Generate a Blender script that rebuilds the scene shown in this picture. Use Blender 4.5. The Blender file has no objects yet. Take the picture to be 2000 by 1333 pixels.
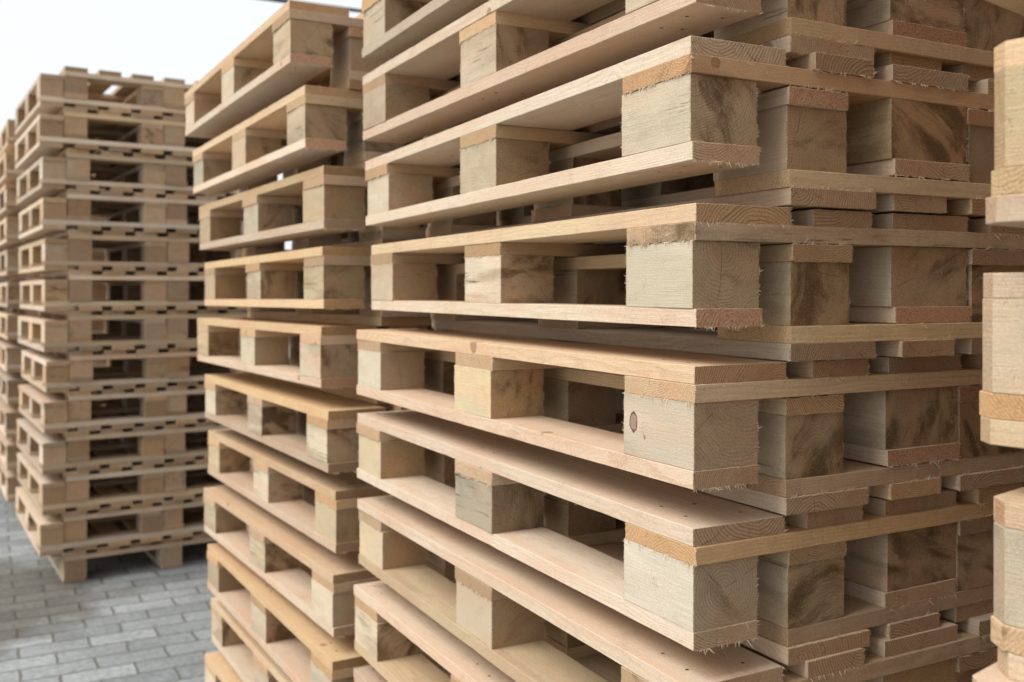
import bpy, math, random
from mathutils import Vector
R = math.radians
scene = bpy.context.scene
# ------------------------------------------------------------------ camera
cam_d = bpy.data.cameras.new("camera"); cam = bpy.data.objects.new("camera", cam_d)
scene.collection.objects.link(cam); scene.camera = cam
cam_d.sensor_width = 36.0
cam_d.lens = 1903.76 / 2000 * 36
cam_d.shift_y = (571.76 - 666.5) / 2000
cam_d.clip_start = 0.05; cam_d.clip_end = 2000
cam.location = (-0.7307, -0.9107, 1.3777)
cam.rotation_euler = (R(90), 0, -0.4936)
cam_d.dof.use_dof = True
cam_d.dof.focus_distance = 1.20
cam_d.dof.aperture_fstop = 5.8
scene.render.resolution_x = 1024; scene.render.resolution_y = 682
# ------------------------------------------------------------------ sky, sun, exposure
world = bpy.data.worlds.new("World"); scene.world = world; world.use_nodes = True
nt = world.node_tree; nt.nodes.clear()
w_out = nt.nodes.new('ShaderNodeOutputWorld'); w_bg = nt.nodes.new('ShaderNodeBackground')
sky = nt.nodes.new('ShaderNodeTexSky'); sky.sky_type = 'NISHITA'; sky.sun_disc = False
SUN_EL, SUN_AZ = R(50), R(-80)          # sun azimuth measured from +Y towards +X
sky.sun_elevation = SUN_EL; sky.sun_rotation = SUN_AZ
sky.air_density = 1.0; sky.dust_density = 6.0; sky.ozone_density = 1.0
w_mix = nt.nodes.new('ShaderNodeMix'); w_mix.data_type = 'RGBA'
w_mix.inputs['Factor'].default_value = 0.85
w_mix.inputs['B'].default_value = (7.75, 7.95, 8.15, 1)      # even cloud cover over the sky
nt.links.new(sky.outputs[0], w_mix.inputs['A']); nt.links.new(w_mix.outputs['Result'], w_bg.inputs[0])
w_bg.inputs[1].default_value = 0.063
nt.links.new(w_bg.outputs[0], w_out.inputs[0])
sd = bpy.data.lights.new("sun", 'SUN'); sun = bpy.data.objects.new("sun", sd); scene.collection.objects.link(sun)
sd.energy = 1.5; sd.angle = R(40); sd.color = (1.0, 0.985, 0.965)
dirv = Vector((math.sin(SUN_AZ) * math.cos(SUN_EL), math.cos(SUN_AZ) * math.cos(SUN_EL), math.sin(SUN_EL)))
sun.rotation_euler = dirv.to_track_quat('Z', 'Y').to_euler()
sun.location = (-8, -6, 10)
scene.view_settings.view_transform = 'Standard'; scene.view_settings.look = 'None'
scene.view_settings.exposure = 1.17; scene.view_settings.gamma = 1.0

def ray(px, py, D):
    # world point seen at a pixel of the 2000 x 1333 photograph, D metres deep
    r_ = (px - 1000) / 1903.76 * D; u_ = (571.76 - py) / 1903.76 * D
    return Vector((-.7307 + D * .4738 + r_ * .8807, -.9107 + D * .8807 - r_ * .4738, 1.3777 + u_))
CABLE = []
_a, _b = ray(540, .5, 7.0), ray(697, 21, 8.2)
for i in range(-12, 26): CABLE.append(tuple(_a.lerp(_b, i * 1.0) + Vector((0, 0, .0022 * (i - .5) ** 2))))
# ------------------------------------------------------------------ node helpers
class NT:
    def __init__(s, name):
        s.m = bpy.data.materials.new(name); s.m.use_nodes = True; s.t = s.m.node_tree; s.t.nodes.clear()
        s.out = s.t.nodes.new('ShaderNodeOutputMaterial'); s.b = s.t.nodes.new('ShaderNodeBsdfPrincipled')
        s.t.links.new(s.b.outputs[0], s.out.inputs[0])
    def n(s, typ, **kw):
        nd = s.t.nodes.new(typ)
        for k, v in kw.items(): setattr(nd, k, v)
        return nd
    def put(s, sock, v):
        if isinstance(v, bpy.types.NodeSocket): s.t.links.new(v, sock)
        elif v is not None: sock.default_value = v
    def math(s, op, a, b=None, c=None, clamp=False):
        nd = s.n('ShaderNodeMath', operation=op, use_clamp=clamp)
        for i, v in enumerate((a, b, c)):
            if v is not None: s.put(nd.inputs[i], v)
        return nd.outputs[0]
    def vmath(s, op, a, b=None, scale=None):
        nd = s.n('ShaderNodeVectorMath', operation=op); s.put(nd.inputs[0], a)
        if b is not None: s.put(nd.inputs[1], b)
        if scale is not None: s.put(nd.inputs['Scale'], scale)
        return nd.outputs['Value'] if op in ('LENGTH', 'DOT_PRODUCT') else nd.outputs[0]
    def noise(s, vec, scale, detail=2, rough=.5, dist=0, col=False):
        nd = s.n('ShaderNodeTexNoise'); s.put(nd.inputs['Vector'], vec)
        nd.inputs['Scale'].default_value = scale; nd.inputs['Detail'].default_value = detail
        nd.inputs['Roughness'].default_value = rough; nd.inputs['Distortion'].default_value = dist
        return nd.outputs['Color' if col else 'Fac']
    def ramp(s, f, lo, hi, a=0., b=1., smooth=True):
        nd = s.n('ShaderNodeMapRange', interpolation_type='SMOOTHSTEP' if smooth else 'LINEAR')
        s.put(nd.inputs[0], f); s.put(nd.inputs[1], lo); s.put(nd.inputs[2], hi)
        s.put(nd.inputs[3], a); s.put(nd.inputs[4], b)
        return nd.outputs[0]
    def mix(s, f, a, b, mode='MIX'):
        nd = s.n('ShaderNodeMix', data_type='RGBA', blend_type=mode)
        s.put(nd.inputs['Factor'], f)
        for k, v in (('A', a), ('B', b)):
            s.put(nd.inputs[k], v + (1,) if isinstance(v, tuple) and len(v) == 3 else v)
        return nd.outputs['Result']
    def sep(s, v):
        nd = s.n('ShaderNodeSeparateXYZ'); s.put(nd.inputs[0], v); return nd.outputs
    def comb(s, x=0., y=0., z=0.):
        nd = s.n('ShaderNodeCombineXYZ')
        for i, v in enumerate((x, y, z)): s.put(nd.inputs[i], v)
        return nd.outputs[0]

# ------------------------------------------------------------------ sawn timber
# solid texture: the grain runs along each piece's own X, growth rings round a pith line;
# object colour = (seed, tone, stain, warmth) of the piece
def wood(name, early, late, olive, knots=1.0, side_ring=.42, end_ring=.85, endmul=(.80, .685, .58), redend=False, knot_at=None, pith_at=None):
    s = NT(name)
    tc = s.n('ShaderNodeTexCoord'); P = tc.outputs['Object']; N = s.sep(tc.outputs['Normal'])
    oi = s.n('ShaderNodeObjectInfo'); oc = s.n('ShaderNodeSeparateColor'); s.put(oc.inputs[0], oi.outputs['Color'])
    seed, tone, stain = oc.outputs[0], oc.outputs[1], oc.outputs[2]; warm = oi.outputs['Alpha']
    wn = s.n('ShaderNodeTexWhiteNoise', noise_dimensions='1D'); s.put(wn.inputs['W'], s.math('MULTIPLY', seed, 913.7))
    rnd = wn.outputs['Color']
    off = s.vmath('SCALE', rnd, scale=37.0)
    Q = s.vmath('ADD', P, off)                                  # shifted copy for all the noises
    px = s.sep(P)
    end = s.ramp(s.math('ABSOLUTE', N[0]), .6, .8)              # 1 on sawn end grain
    # slow wander of the grain along the piece
    Qs = s.vmath('MULTIPLY', Q, (1.6, 9, 9))
    wand = s.vmath('SUBTRACT', s.noise(Qs, 1.0, 3, .55, col=True), (.5, .5, .5))
    wand = s.vmath('MULTIPLY', wand, (0, .034, .034))
    fine = s.vmath('SUBTRACT', s.noise(Q, 60, 2, .5, col=True), (.5, .5, .5))
    fine = s.vmath('MULTIPLY', fine, (0, .0022, .0022))
    pith = s.vmath('MULTIPLY', s.vmath('SUBTRACT', rnd, (.5, .5, .5)), (0, .13, .16)) if pith_at is None else s.vmath('MULTIPLY', rnd, (0, 0, 0))
    if pith_at: pith = s.comb(0., -pith_at[0], -pith_at[1]); wand = s.vmath('SCALE', wand, scale=.25)
    YZ = s.vmath('ADD', s.vmath('MULTIPLY', P, (0, 1, 1)), s.vmath('ADD', pith, s.vmath('ADD', wand, fine)))
    r = s.vmath('LENGTH', YZ)
    # knots
    vo = s.n('ShaderNodeTexVoronoi'); s.put(vo.inputs['Vector'], s.vmath('ADD', Q, s.vmath('SCALE', fine, scale=2.2))); vo.inputs['Scale'].default_value = 8.5
    kd = vo.outputs['Distance']
    ks = s.n('ShaderNodeSeparateColor'); s.put(ks.inputs[0], vo.outputs['Color'])
    pick = s.math('GREATER_THAN', ks.outputs[0], 1 - .30 * knots)
    krad = s.math('MULTIPLY_ADD', ks.outputs[1], .07, .045)
    kn = s.math('MULTIPLY', pick, s.ramp(s.math('DIVIDE', kd, krad), 1.12, .92))
    kinf = s.math('MULTIPLY', pick, s.ramp(kd, .34, .05))
    r2 = s.math('MULTIPLY_ADD', kinf, .011, r)
    sp = s.math('MULTIPLY_ADD', wn.outputs['Value'], .0026, .0025)
    ph = s.math('FRACT', s.math('DIVIDE', r2, sp))
    ring = s.math('MULTIPLY', s.ramp(ph, .35, .86), s.ramp(ph, 1.0, .93))
    bandn = s.noise(s.comb(s.math('MULTIPLY', r2, 260.0), seed, 0.), 1.0, 2, .6)
    ring = s.math('MULTIPLY', ring, s.ramp(bandn, .3, .7, .45, 1.))
    ring = s.math('MULTIPLY', ring, s.math('MULTIPLY_ADD', end, end_ring - side_ring, side_ring))
    col = s.mix(ring, early, s.mix(end, late, tuple(x * .68 for x in late)))
    hs = s.sep(wn.outputs['Color'])
    col = s.mix(s.math('MULTIPLY', s.ramp(hs[1], .45, .95), .65), col, s.mix(1.0, col, (1.0, .86, .80), 'MULTIPLY'))
    col = s.mix(s.math('MULTIPLY', s.ramp(hs[2], .50, .90), .85), col, s.mix(1.0, col, (1.0, .93, .72), 'MULTIPLY'))
    # fibre streaks along the grain
    st = s.noise(s.vmath('MULTIPLY', Q, (18, 900, 900)), 1.0, 3, .6)
    col = s.mix(1.0, col, s.mix(st, (.74, .71, .67), (1.20, 1.22, 1.24)), 'MULTIPLY')
    # broad patches: heartwood pink, sapwood cream, olive-grey damp wood
    b1 = s.noise(s.vmath('MULTIPLY', Q, (3, 16, 16)), 1.0, 2, .5)
    col = s.mix(s.math('MULTIPLY', s.ramp(b1, .42, .68), .50), col, (.60, .37, .235))
    b2 = s.noise(s.vmath('MULTIPLY', Q, (7, 22, 22)), 1.0, 3, .55, .4)
    ol = s.ramp(s.math('ADD', b2, s.math('MULTIPLY', s.math('SUBTRACT', rnd_x(s, rnd), .5), .30)), .38, .62)
    col = s.mix(s.math('MULTIPLY', ol, olive), col, (.44, .39, .275))
    # dark stains that follow the grain and show most on the ends of the blocks
    vr = s.n('ShaderNodeVectorRotate', rotation_type='X_AXIS'); s.put(vr.inputs['Vector'], s.vmath('ADD', P, s.vmath('SCALE', wand, scale=1.2)))
    s.put(vr.inputs['Angle'], s.math('MULTIPLY', seed, 77.0))
    b3o = s.noise(s.vmath('ADD', s.vmath('MULTIPLY', vr.outputs[0], (3.5, 9, 24)), off), 1.0, 6, .64, .45)
    b3 = b3o if True else s.noise(s.vmath('MULTIPLY', s.vmath('ADD', Q, s.vmath('SCALE', wand, scale=1.5)), (5, 15, 19)), 1.0, 5, .62, .35)
    thr = s.math('SUBTRACT', .62, s.math('MULTIPLY', stain, .235))
    sm = s.ramp(b3, thr, s.math('ADD', thr, s.math('MULTIPLY_ADD', hs[0], .20, .13)))
    sm = s.math('MULTIPLY', sm, s.math('MULTIPLY_ADD', end, .50, .38))
    sm = s.math('MULTIPLY', sm, s.ramp(s.noise(s.vmath('MULTIPLY', Q, (3, 13, 13)), 1.0, 2, .5), .34, .52, .25, 1.))
    if redend: sm = s.math('MULTIPLY', sm, s.math('LESS_THAN', stain, .9))
    col = s.mix(s.math('MULTIPLY', sm, s.ramp(stain, .02, .3)), col, (.13, .080, .032))
    # drying checks that open outwards from the pith on the end grain
    yz = s.sep(YZ); ang = s.math('ARCTAN2', yz[1], yz[2])
    ca = s.math('FRACT', s.math('ADD', s.math('MULTIPLY', ang, .48), s.math('MULTIPLY', seed, 61.7)))
    wid = s.math('DIVIDE', .0001, s.math('MAXIMUM', r, .006))
    ck = s.ramp(s.math('ABSOLUTE', s.math('SUBTRACT', ca, .5)), s.math('MULTIPLY', wid, 2.6), wid)
    ck = s.math('MULTIPLY', ck, s.ramp(s.noise(Q, 38, 1), .44, .52)); ck = s.math('MULTIPLY', ck, end)
    col = s.mix(s.math('MULTIPLY', ck, .8), col, (.11, .065, .035))
    # rough torn grain speckle
    spk = s.noise(Q, 420, 3, .7); spk2 = s.noise(Q, 1300, 2, .6)
    col = s.mix(s.math('MULTIPLY', s.ramp(spk, .52, .72), s.math('MULTIPLY_ADD', end, .38, .26)), col, (.27, .165, .085))
    col = s.mix(s.math('MULTIPLY', s.ramp(spk, .46, .30), .35), col, (.86, .76, .62))
    torn = s.math('MULTIPLY', s.ramp(s.noise(Q, 30, 3, .6), .52, .66), s.ramp(s.noise(Q, 750, 2, .6), .54, .64))
    col = s.mix(s.math('MULTIPLY', torn, .55), col, (.20, .12, .06))
    # end grain is browner; endmul also paints in shade on ends facing away from light
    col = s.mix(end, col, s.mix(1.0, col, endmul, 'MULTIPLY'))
    # knots: reddish brown with a dark bark rim
    kr = s.ramp(s.math('DIVIDE', kd, krad), .70, 1.0)
    kc = s.mix(kr, (.30, .155, .075), (.13, .065, .03))
    kcn = s.mix(s.noise(Q, 260, 2), kc, (.36, .22, .12))
    col = s.mix(s.math('MULTIPLY', kn, .78), col, kcn)
    # small dark resin flecks / pin knots
    v2 = s.n('ShaderNodeTexVoronoi'); s.put(v2.inputs['Vector'], s.vmath('MULTIPLY', Q, (14, 34, 34))); v2.inputs['Scale'].default_value = 1
    v2s = s.n('ShaderNodeSeparateColor'); s.put(v2s.inputs[0], v2.outputs['Color'])
    fl = s.math('MULTIPLY', s.math('GREATER_THAN', v2s.outputs[0], .95), s.ramp(v2.outputs['Distance'], .10, .04))
    col = s.mix(s.math('MULTIPLY', fl, .7), col, (.10, .06, .03))
    if redend:
        # resinous red heartwood showing on some sawn ends, torn rough
        rp = s.noise(s.vmath('MULTIPLY', Q, (2, 30, 60)), 1.0, 3, .6)
        rm = s.math('MULTIPLY', s.math('MULTIPLY', end, s.math('GREATER_THAN', stain, .9)), s.ramp(rp, .34, .5))
        rc = s.mix(s.ramp(spk, .4, .65), (.60, .33, .20), (.36, .16, .09))
        col = s.mix(s.math('MULTIPLY', rm, .8), col, rc)
    else:
        # thin black mould streaks along the grain of badly stained boards
        sk = s.noise(s.vmath('MULTIPLY', Q, (9, 110, 230)), 1.0, 4, .7); sk2 = s.noise(s.vmath('MULTIPLY', Q, (4, 30, 30)), 1.0, 2, .5)
        km = s.math('MULTIPLY', s.ramp(sk, .55, .66), s.ramp(sk2, .50, .62))
        km = s.math('MULTIPLY', km, s.math('MULTIPLY', s.ramp(stain, .74, .86), s.math('SUBTRACT', 1., end)))
        col = s.mix(s.math('MULTIPLY', km, .85), col, (.035, .028, .022))
    if knot_at:
        kx, kz = px[0], px[2]; kk = None
        for (cx_, cz_, rx_, rz_) in knot_at:
            q = s.vmath('LENGTH', s.comb(s.math('DIVIDE', s.math('SUBTRACT', kx, cx_), rx_), 0., s.math('DIVIDE', s.math('SUBTRACT', kz, cz_), rz_)))
            q = s.math('ADD', q, s.math('MULTIPLY', s.math('SUBTRACT', s.noise(Q, 160, 2), .5), .5))
            side = s.math('MULTIPLY', s.math('SUBTRACT', 1., end), s.ramp(px[1], .02, .03))
            inner = s.mix(s.noise(Q, 300, 3), (.40, .29, .22), (.26, .17, .12))
            kcol = s.mix(s.ramp(q, .72, .92), inner, (.10, .06, .04))
            col = s.mix(s.math('MULTIPLY', side, s.ramp(q, 1.08, .96)), col, kcol)
    # overall tone and warmth of the single piece
    tn = s.ramp(tone, 0., 1., .74, 1.13, smooth=False)
    col = s.mix(1.0, col, s.comb(tn, tn, tn), 'MULTIPLY')
    col = s.mix(warm, col, s.mix(1.0, col, (1.02, .84, .56), 'MULTIPLY'))
    s.put(s.b.inputs['Base Color'], col)
    s.put(s.b.inputs['Roughness'], .82); s.b.inputs['Specular IOR Level'].default_value = .22
    # saw marks + torn fibres
    saw = s.noise(s.vmath('MULTIPLY', Q, (1, .04, .04)), 700, 2, .5)
    hgt = s.math('ADD', s.math('MULTIPLY', saw, .35), s.math('MULTIPLY', spk2, .5))
    hgt = s.math('ADD', hgt, s.math('MULTIPLY', spk, s.math('MULTIPLY_ADD', end, 1.1, .55)))
    hgt = s.math('ADD', hgt, s.math('MULTIPLY', st, .7))
    hgt = s.math('ADD', hgt, s.math('MULTIPLY', ring, s.math('MULTIPLY', end, .9)))
    bp = s.n('ShaderNodeBump'); bp.inputs['Strength'].default_value = .9; bp.inputs['Distance'].default_value = .0011
    s.put(bp.inputs['Height'], hgt); s.put(s.b.inputs['Normal'], bp.outputs[0])
    return s.m
def rnd_x(s, rnd):
    return s.sep(rnd)[0]
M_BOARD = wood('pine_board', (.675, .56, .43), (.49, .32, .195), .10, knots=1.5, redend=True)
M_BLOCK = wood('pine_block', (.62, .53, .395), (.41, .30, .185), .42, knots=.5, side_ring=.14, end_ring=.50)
M_CROSS = wood('larch_board', (.62, .475, .32), (.44, .265, .145), .12, knots=1.2, end_ring=.45, endmul=(.98, .92, .86))  # paler endmul: these ends face the light, so no painted shade
M_OLD = wood('weathered_pine', (.68, .565, .45), (.46, .34, .245), .32, knots=.7)

M_BLOCK_KNOT = wood('pine_block_with_knot', (.62, .535, .415), (.41, .305, .20), .42, knots=.0, side_ring=.12, end_ring=.5,
                    knot_at=((.050, .004, .0085, .0135), (.026, -.013, .0018, .0026)))
M_BLOCK_PITH = wood('pine_block_with_pith', (.64, .565, .45), (.42, .32, .215), .25, knots=.0, side_ring=.10, end_ring=.55, pith_at=(.004, .006))
def plain(name, c, rough=.6, metal=0.):
    s = NT(name); tc = s.n('ShaderNodeTexCoord')
    f = s.noise(tc.outputs['Object'], 300, 2)
    s.put(s.b.inputs['Base Color'], s.mix(f, tuple(x * .7 for x in c), tuple(x * 1.3 for x in c)))
    s.b.inputs['Roughness'].default_value = rough; s.b.inputs['Metallic'].default_value = metal
    return s.m
M_NAIL = plain('nail_steel', (.05, .04, .035), .55, .4)
M_FIBRE = plain('loose_fibre', (.62, .47, .32), .8)
M_CABLE = plain('black_rubber', (.02, .02, .022), .6)
M_POST = plain('galvanised_steel', (.25, .26, .27), .45, .7)

# ------------------------------------------------------------------ ground of grey pavers
def pavers():
    s = NT('concrete_pavers'); tc = s.n('ShaderNodeTexCoord'); P = tc.outputs['Object']
    wob = s.vmath('SCALE', s.vmath('SUBTRACT', s.noise(P, 14, 3, .6, col=True), (.5, .5, .5)), scale=.02)
    br = s.n('ShaderNodeTexBrick'); s.put(br.inputs['Vector'], s.vmath('ADD', P, wob))
    br.offset = .5; br.squash = 1
    for k, v in (('Scale', 1.0), ('Mortar Size', .0055), ('Mortar Smooth', .35), ('Bias', 0.), ('Brick Width', PAV_W), ('Row Height', PAV_H)):
        br.inputs[k].default_value = v
    br.inputs['Color1'].default_value = (.0, .0, .0, 1); br.inputs['Color2'].default_value = (1, 1, 1, 1)
    br.inputs['Mortar'].default_value = (.5, .5, .5, 1)
    tone = s.sep(br.outputs['Color'])[0]
    col = s.mix(tone, (.21, .223, .222), (.325, .338, .334))
    n1 = s.noise(P, 2.2, 3, .6); n2 = s.noise(P, 45, 4, .65); n3 = s.noise(P, 260, 3, .7)
    col = s.mix(s.ramp(n1, .35, .7), col, s.mix(1.0, col, (.80, .80, .79), 'MULTIPLY'))
    col = s.mix(s.ramp(n2, .35, .7), s.mix(1.0, col, (1.2, 1.2, 1.19), 'MULTIPLY'), s.mix(1.0, col, (.74, .755, .765), 'MULTIPLY'))
    col = s.mix(s.math('MULTIPLY', s.ramp(n3, .5, .75), .4), col, (.14, .14, .14))
    mort = br.outputs['Fac']
    col = s.mix(mort, col, (.125, .115, .095))
    # darker, browner patch by the foot of the far stacks
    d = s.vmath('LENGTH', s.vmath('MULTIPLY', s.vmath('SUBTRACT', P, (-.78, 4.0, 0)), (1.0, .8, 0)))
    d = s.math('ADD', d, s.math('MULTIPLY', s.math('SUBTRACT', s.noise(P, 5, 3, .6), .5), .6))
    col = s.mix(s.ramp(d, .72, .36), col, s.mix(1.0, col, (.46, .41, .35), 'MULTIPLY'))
    s.put(s.b.inputs['Base Color'], col); s.b.inputs['Roughness'].default_value = .78
    h = s.math('ADD', s.math('MULTIPLY', mort, -1.0), s.math('MULTIPLY', n2, .25)); h = s.math('ADD', h, s.math('MULTIPLY', n3, .12))
    bp = s.n('ShaderNodeBump'); bp.inputs['Strength'].default_value = .8; bp.inputs['Distance'].default_value = .006
    s.put(bp.inputs['Height'], h); s.put(s.b.inputs['Normal'], bp.outputs[0])
    return s.m
PAV_W, PAV_H = .25, .123
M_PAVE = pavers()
def mesh_obj(name, V, F, mats, parent=None, fm=None):
    me = bpy.data.meshes.new(name); me.from_pydata(V, [], F)
    for m in mats: me.materials.append(m)
    if fm: me.polygons.foreach_set('material_index', fm)
    me.update(); o = bpy.data.objects.new(name, me); scene.collection.objects.link(o); o.parent = parent
    return o
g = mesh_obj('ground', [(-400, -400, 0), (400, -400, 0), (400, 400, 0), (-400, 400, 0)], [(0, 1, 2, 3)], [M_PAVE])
g['kind'] = 'structure'; g['label'] = 'grey concrete block paving of the storage yard'

# ------------------------------------------------------------------ timber pieces
T, B = .022, .0805                      # board thickness, block height
H = 3 * T + B; PITCH = .1906
GAP = .00025
def piece(L, W, Th, seed, hi=True, chamfer=(), teeth=True, nails=(), nail_side=1):
    """A sawn piece, grain along X, centred on its own middle; slightly crooked, with torn fibres at its sawn ends."""
    rg = random.Random(seed); V = []; F = []; FM = []
    bv = .0007
    n = max(3, int(L / (.028 if hi else .12)))
    xs = [0, bv] + [L * i / n for i in range(1, n)] + [L - bv, L]
    cs = sorted(set(xs + ([.016, L - .016] if chamfer else [])))
    bow = rg.uniform(-1, 1) * (.0011 if L > .5 else .0002); bow2 = rg.uniform(-1, 1) * (.0018 if L > .5 else .0003)
    p1, p2 = rg.uniform(0, 6), rg.uniform(0, 6)
    jit = .00028 if hi else .0
    for x in cs:
        e = bv if (x == 0 or x == L) else 0
        ylo, yhi = -W / 2, W / 2
        for (end, side) in chamfer:
            t = (x if end == 0 else L - x)
            if t < .016:
                if side > 0: yhi = W / 2 - (.016 - t)
                else: ylo = -W / 2 + (.016 - t)
        f = x / L; dy = bow2 * math.sin(math.pi * f) + rg.uniform(-1, 1) * jit
        dz = bow * math.sin(math.pi * f * 1.0) * math.sin(p1 + 2.2 * f)
        w1 = rg.uniform(-1, 1) * jit * 1.2; w2 = rg.uniform(-1, 1) * jit * 1.2
        if hi and 0 < x < L and L > .5 and rg.random() < .07: w1 -= rg.uniform(.0006, .0022)
        if hi and 0 < x < L and L > .5 and rg.random() < .07: w2 += rg.uniform(.0006, .0022)
        zl, zh = -Th / 2, Th / 2
        xj = x - L / 2
        for (y, z) in ((ylo + bv + e, zl + e), (yhi - bv - e, zl + e), (yhi - e, zl + bv + e), (yhi - e, zh - bv - e),
                       (yhi - bv - e, zh - e), (ylo + bv + e, zh - e), (ylo + e, zh - bv - e), (ylo + e, zl + bv + e)):
            yy = y + dy + (w1 if y > 0 else w2)
            ez = rg.uniform(-1, 1) * jit * .35
            V.append((xj, yy, z + dz * .5 + ez))
    m = len(cs)
    for i in range(m - 1):
        for j in range(8):
            k = (j + 1) % 8
            F.append((i * 8 + j, i * 8 + k, (i + 1) * 8 + k, (i + 1) * 8 + j)); FM.append(0)
    F.append(tuple(reversed(range(8)))); F.append(tuple(range((m - 1) * 8, m * 8))); FM += [0, 0]
    def fibre(p, d, ln, w, bend):
        d = Vector(d).normalized(); a = d.orthogonal().normalized(); b_ = d.cross(a); base = len(V); p = Vector(p) - d * w
        for q in range(3):
            an = q * 2.094 + bend[0]; V.append(tuple(p + (a * math.cos(an) + b_ * math.sin(an)) * w))
        mid = p + d * ln * .55
        for q in range(3):
            an = q * 2.094 + bend[0]; V.append(tuple(mid + (a * math.cos(an) + b_ * math.sin(an)) * w * .6 + Vector(bend) * ln * .12))
        V.append(tuple(p + d * ln + Vector(bend) * ln * .4))
        for q in range(3):
            r_ = (q + 1) % 3
            F.append((base + q, base + r_, base + 3 + r_, base + 3 + q)); F.append((base + 3 + q, base + 3 + r_, base + 6)); FM.extend((2, 2))
    if hi and teeth and not chamfer:
        def edge(a, b, out, dens, lmin, lmax, w, clump):
            a, b, out = Vector(a), Vector(b), Vector(out); ln = (b - a).length; k = int(ln / dens); ph = rg.uniform(0, 9)
            for i in range(k):
                f = (i + rg.random()) / k
                amp = .5 + .5 * math.sin(ph + f * ln * 55 * clump) * math.sin(ph * 2 + f * ln * 190)
                if rg.random() > .12 + .95 * amp: continue
                l_ = (lmin + (lmax - lmin) * rg.random() ** 2) * (.5 + amp)
                bd = (rg.uniform(-1, 1), rg.uniform(-1, 1), rg.uniform(-1, 1))
                fibre(a + (b - a) * f, (out + Vector((rg.uniform(-.5, .5), rg.uniform(-.45, .45), rg.uniform(-.45, .45)))), l_, w * rg.uniform(.6, 1.3), bd)
        X0, X1 = -L / 2, L / 2; Y0, Y1 = -W / 2, W / 2; Z0, Z1 = -Th / 2, Th / 2
        thick = Th > .05
        # exit side of the saw on the near end, on its lower edge, and on the far end
        edge((X0 + .0006, Y0, Z0), (X0 + .0006, Y0, Z1), (-.15, -1, 0), .0009, .0020, .0055, .00060, 1.)
        edge((X0 + .0004, Y0, Z0), (X0 + .0004, Y1, Z0), (-.25, 0, -1), .0010, .0012, .0066 if not thick else .0018, .00055, 1.)
        edge((X1 - .0006, Y1, Z0), (X1 - .0006, Y1, Z1), (.8, .5, 0), .0012, .0012, .0038, .00052, 1.)
        edge((X0 + .0006, Y1, Z0), (X0 + .0006, Y1, Z1), (-.4, .8, 0), .0016, .0010, .0030, .00050, 1.)
        edge((X0 + .0004, Y0, Z1), (X0 + .0004, Y1, Z1), (-.3, 0, 1), .0022, .0006, .0018, .00045, 1.)
        edge((X1 - .0004, Y0, Z0), (X1 - .0004, Y1, Z0), (.3, 0, -1), .0024, .0008, .0026, .00045, 1.)
        # loose slivers along the arrises
        for q in range(int(L * (14 if not thick else 30))):
            x = rg.uniform(X0, X1); y, z = rg.choice(((Y0, Z0), (Y1, Z0), (Y1, Z1), (Y0, Z1)))
            fibre((x, y, z), (rg.uniform(-1, 1) * 1.6, .8 if y > 0 else -.8, rg.uniform(-.8, .8)), rg.uniform(.0015, .005), .00026, (rg.uniform(-1, 1), rg.uniform(-1, 1), rg.uniform(-1, 1)))
        for q in range(3 if not thick else 1):
            y = rg.uniform(Y0, Y1)
            fibre((X0, y, Z0), (-.8, rg.uniform(-.6, .6), rg.uniform(-1, -.1)), rg.uniform(.008, .018), .00045, (rg.uniform(-1, 1), rg.uniform(-1, 1), rg.uniform(-.6, 1)))
    for (nx, ny) in nails:
        c = (nx - L / 2, ny, nail_side * (Th / 2 + .0002)); b0 = len(V); rr = .0025 if rg.random() < .7 else .0033
        V.extend([(c[0] + rr * math.cos(q * math.pi / 4), c[1] + rr * math.sin(q * math.pi / 4), c[2]) for q in range(8)])
        V.extend([(c[0] + rr * math.cos(q * math.pi / 4), c[1] + rr * math.sin(q * math.pi / 4), nail_side * (Th / 2 - .002)) for q in range(8)])
        top = tuple(range(b0, b0 + 8)); F.append(top if nail_side > 0 else top[::-1]); FM.append(1)
        for q in range(8): F.append((b0 + q, b0 + 8 + q, b0 + 8 + (q + 1) % 8, b0 + (q + 1) % 8)); FM.append(1)
    me = bpy.data.meshes.new('timber'); me.from_pydata(V, [], F); me.materials.append(None); me.materials.append(None); me.materials.append(M_FIBRE)
    me.polygons.foreach_set('material_index', FM); me.update()
    return me

MESH = {}
def get_mesh(key, mat, nvar, make, rg):
    k = (key, mat.name, rg.randrange(nvar))
    if k not in MESH:
        me = make(hash_int(k)); me.materials[0] = mat; me.materials[1] = M_NAIL; MESH[k] = me
    return MESH[k]
def hash_int(k):
    h = 7
    for ch in repr(k): h = (h * 131 + ord(ch)) % 1000003
    return h

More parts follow.
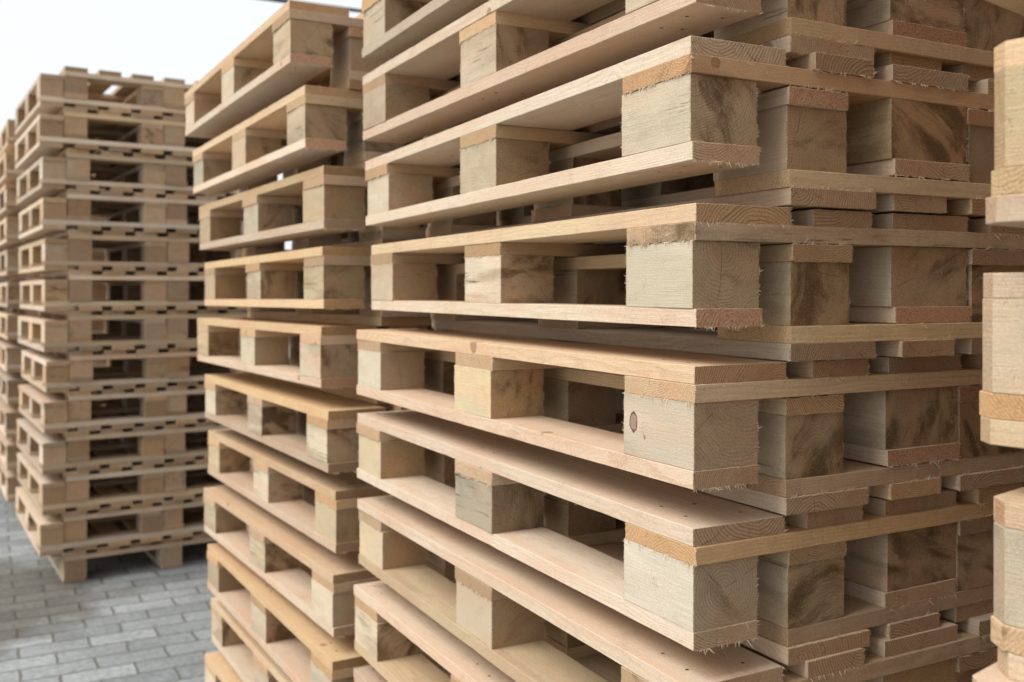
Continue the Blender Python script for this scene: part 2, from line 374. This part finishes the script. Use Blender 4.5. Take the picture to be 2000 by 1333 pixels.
EURO = dict(name='euro', W=.8, L=1.2, deck=[(0, .145), (.186, .286), (.3275, .4725), (.514, .614), (.655, .8)],
            cross=[(0, .145), (.5275, .6725), (1.055, 1.2)], bx=[(0, .1), (.3275, .4725), (.7, .8)],
            skid=[(0, .1), (.3275, .4725), (.7, .8)])
YARD = dict(name='yard', W=1.0, L=1.05, deck=[(i * .15, i * .15 + .1) for i in range(7)],
            cross=[(0, .12), (.465, .585), (.93, 1.05)], bx=[(0, .1), (.45, .55), (.9, 1.0)],
            skid=[(0, .1), (.45, .55), (.9, 1.0)])
def put(name, me, parent, loc, rz, col):
    o = bpy.data.objects.new(name, me); scene.collection.objects.link(o); o.parent = parent
    o.location = loc; o.rotation_euler = (0, 0, rz); o.color = col
    return o
def pallet(kind, corner, yaw, label, group, seed, inverted=False, swap=None, tilt=0., hi=True, chamfer=False, warmdeck=0.,
           mats=None, stain=1., tone=0., over=None):
    """corner = world position of the pallet's near left lower corner; yaw turns it clockwise from above."""
    rg = random.Random(seed); Wd, Ld = kind['W'], kind['L']
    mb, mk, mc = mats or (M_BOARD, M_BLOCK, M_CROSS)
    root = bpy.data.objects.new('pallet', None); scene.collection.objects.link(root)
    root.empty_display_size = .1
    root['label'] = label; root['category'] = 'pallet'; root['group'] = group
    ca, sa = math.cos(yaw), math.sin(yaw)
    cx = corner[0] + Ld / 2 * sa + Wd / 2 * ca; cy = corner[1] + Ld / 2 * ca - Wd / 2 * sa
    root.rotation_mode = 'ZYX' if False else 'XYZ'
    z = corner[2] + tilt * Ld / 2
    from mathutils import Matrix
    m = Matrix.Rotation(-yaw, 4, 'Z') @ Matrix.Rotation(math.atan(tilt), 4, 'X')
    if inverted: m = m @ Matrix.Rotation(math.pi, 4, 'Y')
    root.rotation_euler = m.to_euler(); root.location = (cx, cy, z + (H if inverted else 0))
    nv = 5 if hi else 2
    def colr(st, wm, tn=0.):
        return (rg.random(), min(1, max(0, rg.gauss(.5 + tone + tn, .27 if hi else .42))), min(1., max(0., st)), min(1., max(0., wm)))
    j = lambda a: rg.uniform(-a, a)
    HPI = math.pi / 2
    parts = {}
    # deck boards (grain along u): piece X -> pallet Y
    nails = []
    for (a, b) in kind['cross']:
        m_ = (a + b) / 2
        nails += [(m_ - .035, -.03), (m_ + .030, -.012), (m_ - .02, .033), (m_ + .038, .028)]
    for i, (a, b) in enumerate(kind['deck']):
        w = b - a; ch = ()
        if chamfer: ch = ((0, 1), (1, 1)) if i == 0 else ((0, -1), (1, -1)) if i == len(kind['deck']) - 1 else ()
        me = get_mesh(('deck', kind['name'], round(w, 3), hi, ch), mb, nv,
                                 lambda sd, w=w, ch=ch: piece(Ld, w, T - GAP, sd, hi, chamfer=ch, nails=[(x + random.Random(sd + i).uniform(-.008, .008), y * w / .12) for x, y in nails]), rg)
        dx = j(.002) if i in (0, len(kind['deck']) - 1) else j(.005)
        dx = abs(dx) if i == 0 else dx
        o = put('deck_board', me, root, (-Wd / 2 + (a + b) / 2 + dx * .6, j(.005), 2 * T + B + T / 2), HPI + j(.0025), colr(.25 * rg.random() * stain, warmdeck + rg.uniform(0, .12)))
        parts[('deck', i)] = o
    for i, (a, b) in enumerate(kind['cross']):
        w = b - a; ch = ()
        if chamfer: ch = ((0, -1), (1, -1)) if i == 0 else ((0, 1), (1, 1)) if i == 2 else ()
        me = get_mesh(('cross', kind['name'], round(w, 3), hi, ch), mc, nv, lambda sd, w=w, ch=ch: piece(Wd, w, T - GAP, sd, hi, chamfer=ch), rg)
        o = put('cross_board', me, root, (j(.0015), -Ld / 2 + (a + b) / 2 + j(.002), T + B + T / 2), 0, colr(.3 * rg.random() * stain, rg.uniform(0, .32 if not warmdeck else .12)))
        parts[('cross', i)] = o
    for ix, (a, b) in enumerate(kind['bx']):
        for iy, (c, d) in enumerate(kind['cross']):
            w = b - a; l = d - c; ch = ()
            if chamfer:
                if ix == 0: ch = ((0, 1),) if iy == 0 else ((1, 1),) if iy == 2 else ()
                if ix == 2: ch = ((0, -1),) if iy == 0 else ((1, -1),) if iy == 2 else ()
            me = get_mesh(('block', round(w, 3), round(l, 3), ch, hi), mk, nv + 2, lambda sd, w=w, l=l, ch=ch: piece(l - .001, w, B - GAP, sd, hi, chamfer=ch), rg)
            dy = abs(j(.004)) + .001; dy = dy if iy == 0 else -dy if iy == 2 else j(.003)
            dx = abs(j(.003)) if ix == 0 else -abs(j(.003)) if ix == 2 else j(.003)
            if chamfer: dx *= .25; dy *= .25
            stn = (rg.random() ** .6) * stain * 1.08
            o = put('block', me, root, (-Wd / 2 + (a + b) / 2 + dx, -Ld / 2 + (c + d) / 2 + dy, T + B / 2), HPI + j(.012), colr(stn, rg.uniform(0, .18)))
            parts[('block', ix, iy)] = o
    for i, (a, b) in enumerate(kind['skid']):
        ch = ()
        if chamfer: ch = ((0, 1), (1, 1)) if i == 0 else ((0, -1), (1, -1)) if i == 2 else ()
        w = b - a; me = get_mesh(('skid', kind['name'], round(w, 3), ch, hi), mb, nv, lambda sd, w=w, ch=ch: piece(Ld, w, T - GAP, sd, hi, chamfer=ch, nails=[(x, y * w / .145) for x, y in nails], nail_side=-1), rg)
        o = put('bottom_board', me, root, (-Wd / 2 + (a + b) / 2 + (abs(j(.002)) if i == 0 else j(.003)), j(.002), T / 2), HPI, colr(.96 if rg.random() < .28 and hi else .2 * rg.random() * stain, rg.uniform(0, .12)))
        parts[('skid', i)] = o
    for k, c in (over or {}).items(): parts[k].color = c
    for k, m_ in (swap or {}).items():
        me = parts[k].data.copy(); me.materials[0] = m_; parts[k].data = me
    return root

ORD = ['topmost', 'second', 'third', 'fourth', 'fifth', 'sixth', 'seventh', 'eighth', 'ninth', 'tenth', 'eleventh', 'twelfth', 'thirteenth']
def nth(i): return 'topmost' if i == 0 else ORD[i] + ' from the top'

def lerp(a, b, f): return a + (b - a) * f
# fitted position of every upright pallet: near corner x, y, top z, yaw, tilt -------------
def rows(V0, U0, Z0, Y0, tab, pitch, k0, k1, fz=.75, ft=.65):
    out = {}
    for k in range(k0, k1 + 1):
        du, dv, yw, dz, tl = tab.get(k, (0, 0, 0, 0, 0))
        out[k] = ((V0 + dv) / 1000, (U0 + du) / 1000, (Z0 - k * pitch + dz * fz) / 1000 + 1.482, (Y0 + yw) / 1000, tl * ft / 1000)
    return out
# ------------------------------------------------------------------ front stack (sharp)
tabM = {-1: (2, 2, 4, 2, 0), 0: (-4.5, 2.4, 3.0, 2.4, 2.9), 1: (-10.5, -7.9, 16, 7.4, -4.9), 2: (-4.2, .7, 20.8, 1.1, 2.4), 3: (1, 3.6, -7.4, -1.1, 3.8),
        4: (8.9, 10.8, -11, -6.4, 9.7), 5: (2, -.6, -.7, 0, 0), 6: (6.9, -3.8, -4.6, -3, -3.7), 7: (.4, -5.2, -6.3, -.4, -.5), 8: (3, 4, 5, 0, 0), 9: (-4, 2, -3, .7, 0)}
RM = rows(0, 0, 382.1, 9.6, tabM, 190.9, -1, 9)
notesM = {-1: 'upright pallet at the top of front stack, only its lower left part visible',
          0: 'upright pallet of the front stack whose near corner rises out of frame',
          1: 'upright pallet with dark brown stained corner block and ochre crossboard in front stack',
          2: 'upright pallet with pale and olive two-toned corner block and red-ended bottom board',
          3: 'upright pallet with oval knot in its corner block, front stack',
          4: 'upright pallet with smooth grey corner block and torn splinters under its deck, front stack',
          5: 'upright pallet below the smooth grey corner block, its near corner at bottom edge',
          6: 'upright pallet with nail-dotted deck crossing the bottom edge of the front stack',
          7: 'lowest visible upright pallet of front stack, only its far end above bottom edge',
          8: 'upright pallet second from the ground in front stack, below the frame',
          9: 'upright pallet standing on the paving under the front stack'}
S_ = {  # hand-picked tones (seed, tone, stain, warmth) for the pieces that show largest
    1: {('block', 0, 0): (.31, .55, .86, .12), ('cross', 0): (.62, .45, .3, .5), ('deck', 0): (.17, .78, 0, 0), ('skid', 0): (.44, .8, .0, .08)},
    2: {('block', 0, 0): (.73, .60, .60, .05), ('cross', 0): (.41, .48, .95, .05), ('deck', 0): (.29, .72, 0, 0), ('skid', 0): (.55, .78, .96, .0)},
    3: {('block', 0, 0): (.12, .62, .45, 0), ('cross', 0): (.81, .7, 0, .25), ('deck', 0): (.35, .7, 0, .1), ('skid', 0): (.66, .7, 0, 0)},
    4: {('block', 0, 0): (.52, .75, .30, 0), ('cross', 0): (.91, .7, 0, .25), ('deck', 0): (.85, .66, 0, 0), ('skid', 0): (.23, .8, 0, 0)},
}
for k, (x, y, zt, yaw, tl) in RM.items():
    z = max(zt - H, .001)
    pallet(EURO, (x, y, z), yaw, notesM[k], 'upright pallets of the sharp front stack', 100 + k, tilt=tl, over=S_.get(k), swap={3: {('block', 0, 0): M_BLOCK_KNOT}, 4: {('block', 0, 0): M_BLOCK_PITH}}.get(k))
for k in range(0, 10):
    x, y, zt, yaw, tl = RM[k]; xa, ya, za, ywa, tla = RM[k - 1]
    rg = random.Random(500 + k)
    s = .147
    pallet(EURO, (xa + s * math.cos(ywa), ya - s * math.sin(ywa) + rg.uniform(-.003, .004), lerp(zt, za - 2 * T - H, .5) + .0002), ywa,
           'upside-down pallet ' + nth(k) + ', set back to the right in the sharp front stack', 'upside-down pallets of the sharp front stack',
           200 + k, inverted=True, tilt=(tl + tla) / 2, stain=1.1, tone=-.05)
# ------------------------------------------------------------------ middle stack (yellowish decks)
tabS = {0: (10.2, -74.8, 18.7, 2.7, -6.7), 1: (11.7, -38, 10.5, -.7, -5), 2: (-17.5, -3.1, -6.3, .6, -7.3), 3: (-.8, 1.5, 6.6, 5.3, -8.6), 4: (39.1, 7, -11.6, 7.6, -7.5),
        5: (2.4, 13, -1.8, -.9, .2), 6: (11, 35, -9.6, -3.5, .7), 7: (-1, 24.8, -14.3, -7.1, 1.4), 8: (-61.6, 10.6, .6, -3.6, 7.8), 9: (6.5, 24.1, 7.3, -.6, -.7), 10: (0, 10, 0, 0, 0)}
RS = rows(-40.1, 1308.7, 573.2, -42.1, tabS, 191.1, 0, 10)
# keep the fitted left faces but let the pallets stay clear of the front stack
for k in RS:
    x, y, z, w, t_ = RS[k]; RS[k] = (x, max(y, 1.272), z, w, t_)
for k, (x, y, zt, yaw, tl) in RS.items():
    lab = 'upright pallet with yellowish deck, ' + nth(k) + ', jutting left from middle stack' if k < 10 else 'upright pallet standing on the paving under the middle stack'
    pallet(EURO, (x, y, max(zt - H, .001)), yaw, lab, 'upright pallets of the middle stack', 300 + k, tilt=tl, warmdeck=.42, stain=1.0)
for k in range(1, 11):
    x, y, zt, yaw, tl = RS[k]; xa, ya, za, ywa, tla = RS[k - 1]; s = .147
    pallet(EURO, (xa + s * math.cos(ywa), ya - s * math.sin(ywa), lerp(zt, za - 2 * T - H, .5) + .0002), ywa,
           'upside-down pallet ' + nth(k - 1) + ', set back to the right in the middle stack', 'upside-down pallets of the middle stack',
           400 + k, inverted=True, tilt=(tl + tla) / 2, warmdeck=.5)
# ------------------------------------------------------------------ far stacks (wider yard pallets, weathered)
OLD = (M_OLD, M_OLD, M_OLD)
def far_stack(V, U, yaw, n, lean, which, seed, top_extra=0):
    rg = random.Random(seed)
    grp = 'pallets of the ' + which
    for k in range(n):
        zb = k * PITCH
        ox, oy = rg.uniform(-.006, .006), rg.uniform(-.008, .008)
        x = V + lean[1] * zb + ox + (.026 * math.sin(math.pi * k / (n - 1)) if V > -.5 else 0); y = U + lean[0] * zb + oy; yw = yaw + rg.uniform(-.006, .006)
        i = n - 1 - k
        pallet(YARD, (x, y, zb + .001), yw, 'upright pallet ' + nth(i) + ', set back in the ' + which, grp, seed + k, hi=False, mats=OLD, stain=.45)
        if k > 0:
            s = .1035
            ywi = yw + rg.uniform(-.0015, .0015)
            pallet(YARD, (x - s * math.cos(yw), y + s * math.sin(yw) + rg.uniform(-.008, .008), zb - 2 * T + .0006), ywi, 'upside-down pallet ' + nth(i) + ', jutting out of the ' + which,
                   grp, seed + 50 + k, inverted=True, hi=False, mats=OLD, stain=.45, tone=.08)
far_stack(-.4179, 4.1501, -.0749, 13, (-.0337, 0), 'tall blurred stack', 1000)
far_stack(-.53, 5.52, -.06, 13, (-.01, .0), 'farthest stack', 2000)
far_stack(-.62, 6.75, -.06, 12, (-.01, .0), 'hindmost stack added for shade', 3000)  # extra stack, added to keep the gaps in front of it dark
# ------------------------------------------------------------------ near stack at the right edge (chamfered corners)
# fitted on its far left corner; the pallets run from there towards the camera
tabR = {0: (-17.2, -19.4, 6.8, -4.9), 1: (17.4, 14.2, -2.8, 2.5), 2: (-.2, 5.2, -11.9, 2.4)}
labR = {0: 'upside-down pallet with chamfered corner at the right edge, near top of photo', 1: 'upside-down pallet with chamfered corner at the right edge, halfway up',
        2: 'upside-down pallet with grey chamfered bottom board at the right edge, lowest of three'}
for k in range(-4, 7):  # highest layers, out of frame, added to shade the front stack
    du, dv, yw, dz = tabR.get(k, (0, 0, 0, 0)); a = (-196.3 + 0 + yw) / 1000
    U, V = (-374.5 + du) / 1000, (4.4 + dv + (117 if k >= 3 else 0)) / 1000
    zt = (101.4 - k * 190.4 + dz * .6) / 1000 + 1.482
    # near-left corner lies L behind the far-left corner along the pallet's length
    cx, cy = V - 1.2 * math.sin(a), U - 1.2 * math.cos(a)
    lab = labR.get(k, 'upside-down pallet ' + nth(k + 4) + ' in the near right stack, ' + ('above' if k < 0 else 'below') + ' the frame')
    if zt - H > -.002:
        pallet(EURO, (cx, cy, max(zt - H, .001)), a, lab, 'upside-down pallets of the near right stack', 600 + k, inverted=True, chamfer=True, tone=.12, stain=.35)
for k in range(-4, 7):  # highest layers here too are added for their shade
    du, dv, yw, dz = tabR.get(k, (0, 0, 0, 0)); a = (-196.3 + yw) / 1000
    U, V = (-374.5 + du) / 1000, (4.4 + dv) / 1000
    s = .147 if k < 2 else -.03 if k == 2 else .264
    zt = (101.4 - k * 190.4 + dz * .6) / 1000 + 1.482 - H          # deck of the upright pallet below the upside-down one
    cx, cy = V - 1.2 * math.sin(a) + s * math.cos(a), U - 1.2 * math.cos(a) - s * math.sin(a)
    if zt - H > -.05:
        pallet(EURO, (cx, cy, max(zt - H, .001)), a, 'upright pallet ' + nth(k + 4) + ', set back in stack at the right edge' if k != 2 else 'upright pallet whose deck shows in the lower right corner',
               'upright pallets of the near right stack', 650 + k, chamfer=True, tone=.1, stain=.4)

# ------------------------------------------------------------------ unseen wall added to darken the gaps in the stacks, overhead cable
def box(V, F, a, b):
    k = len(V); V += [(x, y, z) for z in (a[2], b[2]) for x, y in ((a[0], a[1]), (b[0], a[1]), (b[0], b[1]), (a[0], b[1]))]
    F += [tuple(k + i for i in q) for q in ((3, 2, 1, 0), (4, 5, 6, 7), (0, 1, 5, 4), (1, 2, 6, 5), (2, 3, 7, 6), (3, 0, 4, 7))]
M_WALL = plain('grey_concrete', (.16, .155, .15), .9)
wall = bpy.data.objects.new('yard_wall', None); scene.collection.objects.link(wall); wall.location = (1.5, -1.2, 0)
wall['label'] = 'unseen grey concrete wall added behind the pallet stacks to darken their gaps'; wall['category'] = 'wall'
V, F = [], []
for i in range(6): box(V, F, (0, -6.3 + i * 2.1 + .004, 0), (.14, -6.3 + (i + 1) * 2.1 - .004, 1.94))
mesh_obj('wall_panel', V, F, [M_WALL], wall)
V, F = [], []; box(V, F, (-.03, -6.33, 1.943), (.17, 6.33, 2.0)); mesh_obj('coping', V, F, [M_WALL], wall)
def tube(name, pts, r, mat, parent=None, n=8):
    V, F = [], []
    for i, p in enumerate(pts):
        p = Vector(p); d = (Vector(pts[min(i + 1, len(pts) - 1)]) - Vector(pts[max(i - 1, 0)])).normalized()
        a = d.cross(Vector((0, 0, 1))); a = a.normalized() if a.length > .01 else Vector((1, 0, 0)); b = d.cross(a)
        V += [tuple(p + (a * math.cos(q * 2 * math.pi / n) + b * math.sin(q * 2 * math.pi / n)) * r) for q in range(n)]
    for i in range(len(pts) - 1):
        for q in range(n): F.append((i * n + q, i * n + (q + 1) % n, (i + 1) * n + (q + 1) % n, (i + 1) * n + q))
    F.append(tuple(reversed(range(n)))); F.append(tuple(range(len(V) - n, len(V))))
    return mesh_obj(name, V, F, [mat], parent)
cb = tube('overhead_cable', CABLE, .016, M_CABLE)
cb['label'] = 'thick black overhead cable crossing the white sky behind the middle stack'; cb['category'] = 'cable'
